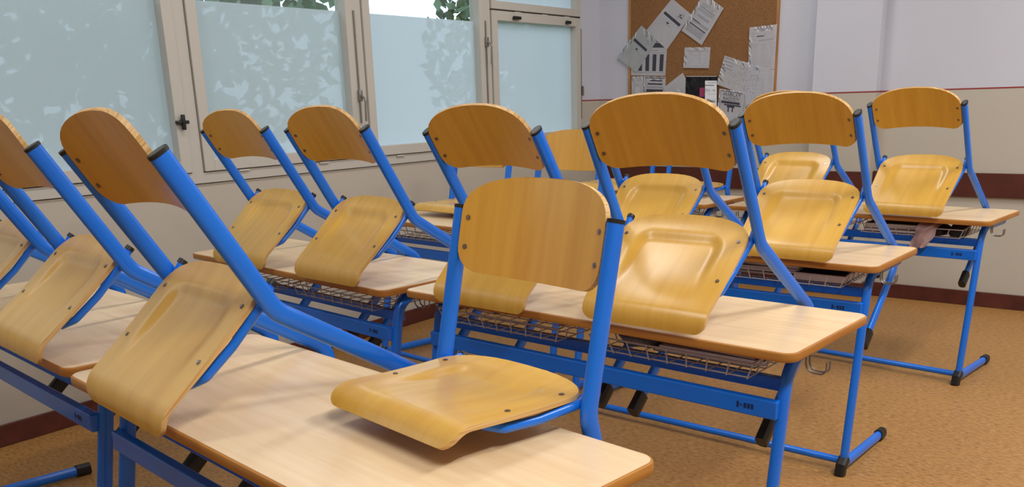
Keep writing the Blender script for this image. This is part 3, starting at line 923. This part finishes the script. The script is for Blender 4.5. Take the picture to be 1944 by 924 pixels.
def on_board(px, py, y):
    d = pix_ray(px, py); s = y/d.y
    return Vector((d.x*s, y, CAM_H+d.z*s))
paper_n = [0]
def sheet(corners, label, mat, marks=(), cat='paper', texts=()):
    """a sheet of paper lying on the board; corners tl, tr, br, bl (picture pixels on the wall plane);
    marks: (u0,u1,v0,v1,material) in sheet units, v from the top"""
    k = paper_n[0]; paper_n[0] += 1
    y = WY-0.0225-0.0012*k
    tl, tr, br, bl = [on_board(px, py, y) for px, py in corners]
    O = (tl+tr+br+bl)/4
    T = Matrix.Translation(O)
    t = thing('paper_sheet', label, cat, T)
    def P(u, v, dy):
        q = (tl*(1-u)+tr*u)*(1-v) + (bl*(1-u)+br*u)*v
        return q-O+Vector((0, -dy, 0))
    bm = bmesh.new()
    n = 6
    F = [[bm.verts.new(P(i/n, j/n, 0.0003+0.0006*math.sin(3.1*i/n)*math.sin(3.1*j/n))) for i in range(n+1)] for j in range(n+1)]
    for j in range(n):
        for i in range(n): bm.faces.new((F[j][i], F[j+1][i], F[j+1][i+1], F[j][i+1]))
    bmesh.ops.solidify(bm, geom=list(bm.faces), thickness=-0.0004)
    bmesh.ops.recalc_face_normals(bm, faces=bm.faces)
    sh = mesh_obj('sheet', bm, mat, t)
    by = {}
    for u0, u1, v0, v1, mm in marks: by.setdefault(mm, []).append((u0, u1, v0, v1))
    for mm, lst in by.items():
        bm = bmesh.new()
        for u0, u1, v0, v1 in lst:
            vs = [bm.verts.new(P(u, v, 0.0012)) for u, v in ((u0, v0), (u0, v1), (u1, v1), (u1, v0))]
            bm.faces.new(vs)
        mesh_obj('print', bm, MAT[mm], sh)
    for txt, u, v, size, w, mm in texts:
        cu = bpy.data.curves.new('lettering', 'FONT'); cu.body = txt; cu.size = 1.0; cu.align_x = 'CENTER'
        to = bpy.data.objects.new('lettering', cu)
        me = bpy.data.meshes.new_from_object(to, depsgraph=None) if False else to.to_mesh().copy()
        to.to_mesh_clear(); bpy.data.objects.remove(to)
        xs = [q.co.x for q in me.vertices]; ys = [q.co.y for q in me.vertices]
        if not xs: continue
        cx, wd = (min(xs)+max(xs))/2, max(xs)-min(xs); y0_, hd = min(ys), max(ys)-min(ys)
        for q in me.vertices:
            q.co = P(u+(q.co.x-cx)/wd*w, v-(q.co.y-y0_)/hd*size, 0.0012)
        me.materials.append(MAT[mm])
        link_mesh('lettering', me, sh)
    return t
rp = random.Random(12)
def text_lines(u0, u1, v0, v1, n, mm='ink_grey', fill=0.5, ragged=0.3):
    out = []
    for i in range(n):
        v = v0+(v1-v0)*i/n
        out.append((u0, u1-rp.random()*ragged*(u1-u0), v, v+(v1-v0)/n*fill, mm))
    return out
def columns(us, v0, v1, n, mm='ink_light'):
    out = []
    for u0, u1 in us: out += text_lines(u0, u1, v0, v1, n, mm, 0.6, 0.35)
    return out

sheet([(1198, 80), (1267, 80), (1263, 144), (1198, 143)], 'sheet with tall dark columns under a tilted paper', MAT['paper'],
      [(0.55, 0.92, 0.02, 0.16, 'ink')] + [(a, a+0.105, 0.36, 0.86, 'ink') for a in (0.22, 0.42, 0.62, 0.82)] + [(0.5, 0.78, 0.24, 0.26, 'ink_grey'), (0.45, 0.95, 0.31, 0.32, 'ink_grey'), (0.05, 0.95, 0.89, 0.905, 'ink_grey')])
sheet([(1199, 145), (1221, 144.5), (1221, 212), (1199, 212)], 'narrow pale sheet at the board\'s lower corner', MAT['paper'], [(0.3, 0.8, 0.18, 0.21, 'ink_light'), (0.3, 0.7, 0.3, 0.5, 'ink_light')])
sheet([(1222, 144.5), (1264, 146), (1262, 212), (1220, 212)], 'framed notice with three lines of slanted lettering', MAT['paper'],
      [(0.08, 0.97, 0.03, 0.05, 'ink'), (0.08, 0.10, 0.03, 0.95, 'ink_grey'), (0.14, 0.88, 0.36, 0.44, 'ink')] +
      text_lines(0.3, 0.85, 0.10, 0.14, 1, 'ink', 0.8, 0.05) + text_lines(0.2, 0.88, 0.19, 0.24, 1, 'ink', 0.8, 0.05) + text_lines(0.14, 0.92, 0.28, 0.33, 1, 'ink_grey', 0.8, 0.05) + text_lines(0.15, 0.9, 0.5, 0.9, 6))
stk = [(0.30, 0.80, 0.10, 0.9, 'ink_light')]
logo = [(0.62, 0.68, 0.13, 0.16, 'ink'), (0.70, 0.78, 0.11, 0.13, 'ink'), (0.66, 0.80, 0.16, 0.175, 'ink_grey'), (0.64, 0.70, 0.19, 0.21, 'ink'), (0.74, 0.80, 0.19, 0.22, 'ink_grey')]
sheet([(1276, -3), (1313, 28), (1266, 94), (1226, 59)], 'tilted white sheet with dark bar overlapping a striped notice', MAT['paper'],
      [(0.10, 0.88, 0.33, 0.40, 'ink'), (0.40, 0.50, 0.49, 0.53, 'ink'), (0.42, 0.62, 0.55, 0.56, 'ink_grey'), (0.1, 0.9, 0.43, 0.437, 'ink_light'), (0.62, 0.70, 0.16, 0.19, 'ink'), (0.70, 0.80, 0.13, 0.16, 'ink_grey'), (0.66, 0.80, 0.20, 0.225, 'ink'), (0.60, 0.66, 0.22, 0.25, 'ink_grey')])
sheet([(1218, 48), (1247, 77), (1208, 138), (1171, 108)], 'tilted greyish sheet with dark bar jutting past the board edge', MAT['paper_grey'],
      [(0.12, 0.86, 0.34, 0.41, 'ink'), (0.42, 0.52, 0.50, 0.54, 'ink'), (0.5, 0.66, 0.55, 0.56, 'ink_grey'), (0.62, 0.72, 0.15, 0.18, 'ink_grey'), (0.68, 0.80, 0.20, 0.23, 'ink_grey')])
sheet([(1336, -12.5), (1374, 15.5), (1332, 86), (1294, 58)], 'tilted white sheet filled with grey text blocks', MAT['paper'],
      text_lines(0.15, 0.85, 0.16, 0.24, 3, 'ink_grey', 0.4) + [(0.14, 0.85, 0.26, 0.27, 'ink')] + text_lines(0.12, 0.9, 0.30, 0.38, 4, 'ink_grey') +
      [(0.22, 0.78, 0.44, 0.50, 'ink_grey'), (0.15, 0.9, 0.60, 0.65, 'ink_grey'), (0.12, 0.5, 0.60, 0.62, 'ink'), (0.12, 0.88, 0.71, 0.735, 'ink')] + text_lines(0.1, 0.88, 0.76, 0.92, 6, 'ink_grey', 0.72, 0.08))
sheet([(1300, 90), (1349, 89.5), (1346, 129.5), (1297, 128.6)], 'small landscape sheet alone on bare cork', MAT['paper'],
      [(0.42, 0.52, 0.07, 0.10, 'ink_grey'), (0.1, 0.92, 0.17, 0.185, 'ink_grey')] + columns([(0.12, 0.3), (0.35, 0.6), (0.66, 0.9)], 0.28, 0.9, 8))
sheet([(1296, 138), (1322, 187), (1287, 214), (1259, 167)], 'blank white sheet turned on its corner', MAT['paper'], [(0.3, 0.7, 0.45, 0.55, 'ink_light')])
sheet([(1302, 144.5), (1362, 144.5), (1362, 215), (1300, 215)], 'dark photo print with pink spot and pasted text', MAT['photo_dark'],
      [(0.02, 0.98, 0.0, 0.012, 'paper_grey'), (0.62, 0.98, 0.12, 0.95, 'paper'), (0.66, 0.95, 0.15, 0.19, 'ink'), (0.62, 0.9, 0.235, 0.255, 'ink'), (0.45, 0.60, 0.31, 0.55, 'magenta'), (0.6, 0.95, 0.47, 0.485, 'ink_grey'), (0.68, 0.95, 0.6, 0.7, 'ink_grey')],
      texts=[('IN', 0.70, 0.42, 0.085, 0.13, 'ink_grey'), ('ON', 0.87, 0.42, 0.07, 0.13, 'ink_light')])
sheet([(1423, 52), (1475.5, 46), (1470.5, 131), (1420, 136)], 'tall printed list beside the board\'s frame', MAT['paper'],
      [(0.18, 0.84, 0.055, 0.075, 'ink_grey'), (0.42, 0.56, 0.09, 0.105, 'ink_grey'), (0.1, 0.9, 0.14, 0.15, 'ink_light'), (0.28, 0.56, 0.215, 0.235, 'ink'), (0.12, 0.9, 0.255, 0.265, 'ink_light'), (0.35, 0.88, 0.315, 0.33, 'ink_grey')] + text_lines(0.12, 0.88, 0.35, 0.41, 2, 'ink_light') + columns([(0.08, 0.17), (0.28, 0.46), (0.66, 0.84)], 0.43, 0.92, 20, 'ink_light'))
sheet([(1421, 133), (1470.5, 132), (1466, 212), (1417, 214)], 'printed list below the tall list', MAT['paper'], columns([(0.35, 0.55), (0.62, 0.9)], 0.08, 0.9, 16, 'ink_light'))
sheet([(1376, 105.5), (1454, 130), (1437, 188), (1360, 160)], 'wide tilted sheet scribbled over with handwriting', MAT['paper'],
      sum([text_lines(0.03, 0.27, 0.03+0.11*i, 0.09+0.11*i, 1, 'ink_grey', 0.7, 0.1) for i in range(4)], []) + [(0.28, 0.97, 0.02+0.0, 0.05, 'ink_light')] +
      [(u+rp.uniform(0, .03), u+rp.uniform(.03, .07), v, v+0.022, 'ink_grey') for u in [0.25+0.075*i for i in range(9)] for v in [0.12+0.06*j for j in range(13)] if rp.random() < 0.62])
sheet([(1412, 178), (1430, 180), (1426, 236), (1408, 234)], 'pale paper strip beside the radosti poster', MAT['paper'], [(0.06, 0.16, 0.02, 0.98, 'ink_grey')])
sheet([(1366, 168), (1413, 175), (1409, 233), (1360, 227)], 'black and white poster headed with wide hand-drawn capitals', MAT['paper'],
      [(0.06, 0.95, 0.045, 0.065, 'ink'), (0.06, 0.085, 0.045, 0.95, 'ink_grey'), (0.12, 0.86, 0.36, 0.44, 'ink'), (0.24, 0.90, 0.455, 0.50, 'ink'), (0.36, 0.66, 0.50, 0.56, 'ink'), (0.40, 0.45, 0.56, 0.70, 'ink'), (0.56, 0.61, 0.55, 0.69, 'ink')] + text_lines(0.3, 0.85, 0.76, 0.95, 4, 'ink_light'),
      cat='poster', texts=[('ARABICA Y', 0.52, 0.20, 0.11, 0.72, 'ink'), ('RADOSTI', 0.50, 0.335, 0.11, 0.62, 'ink')])
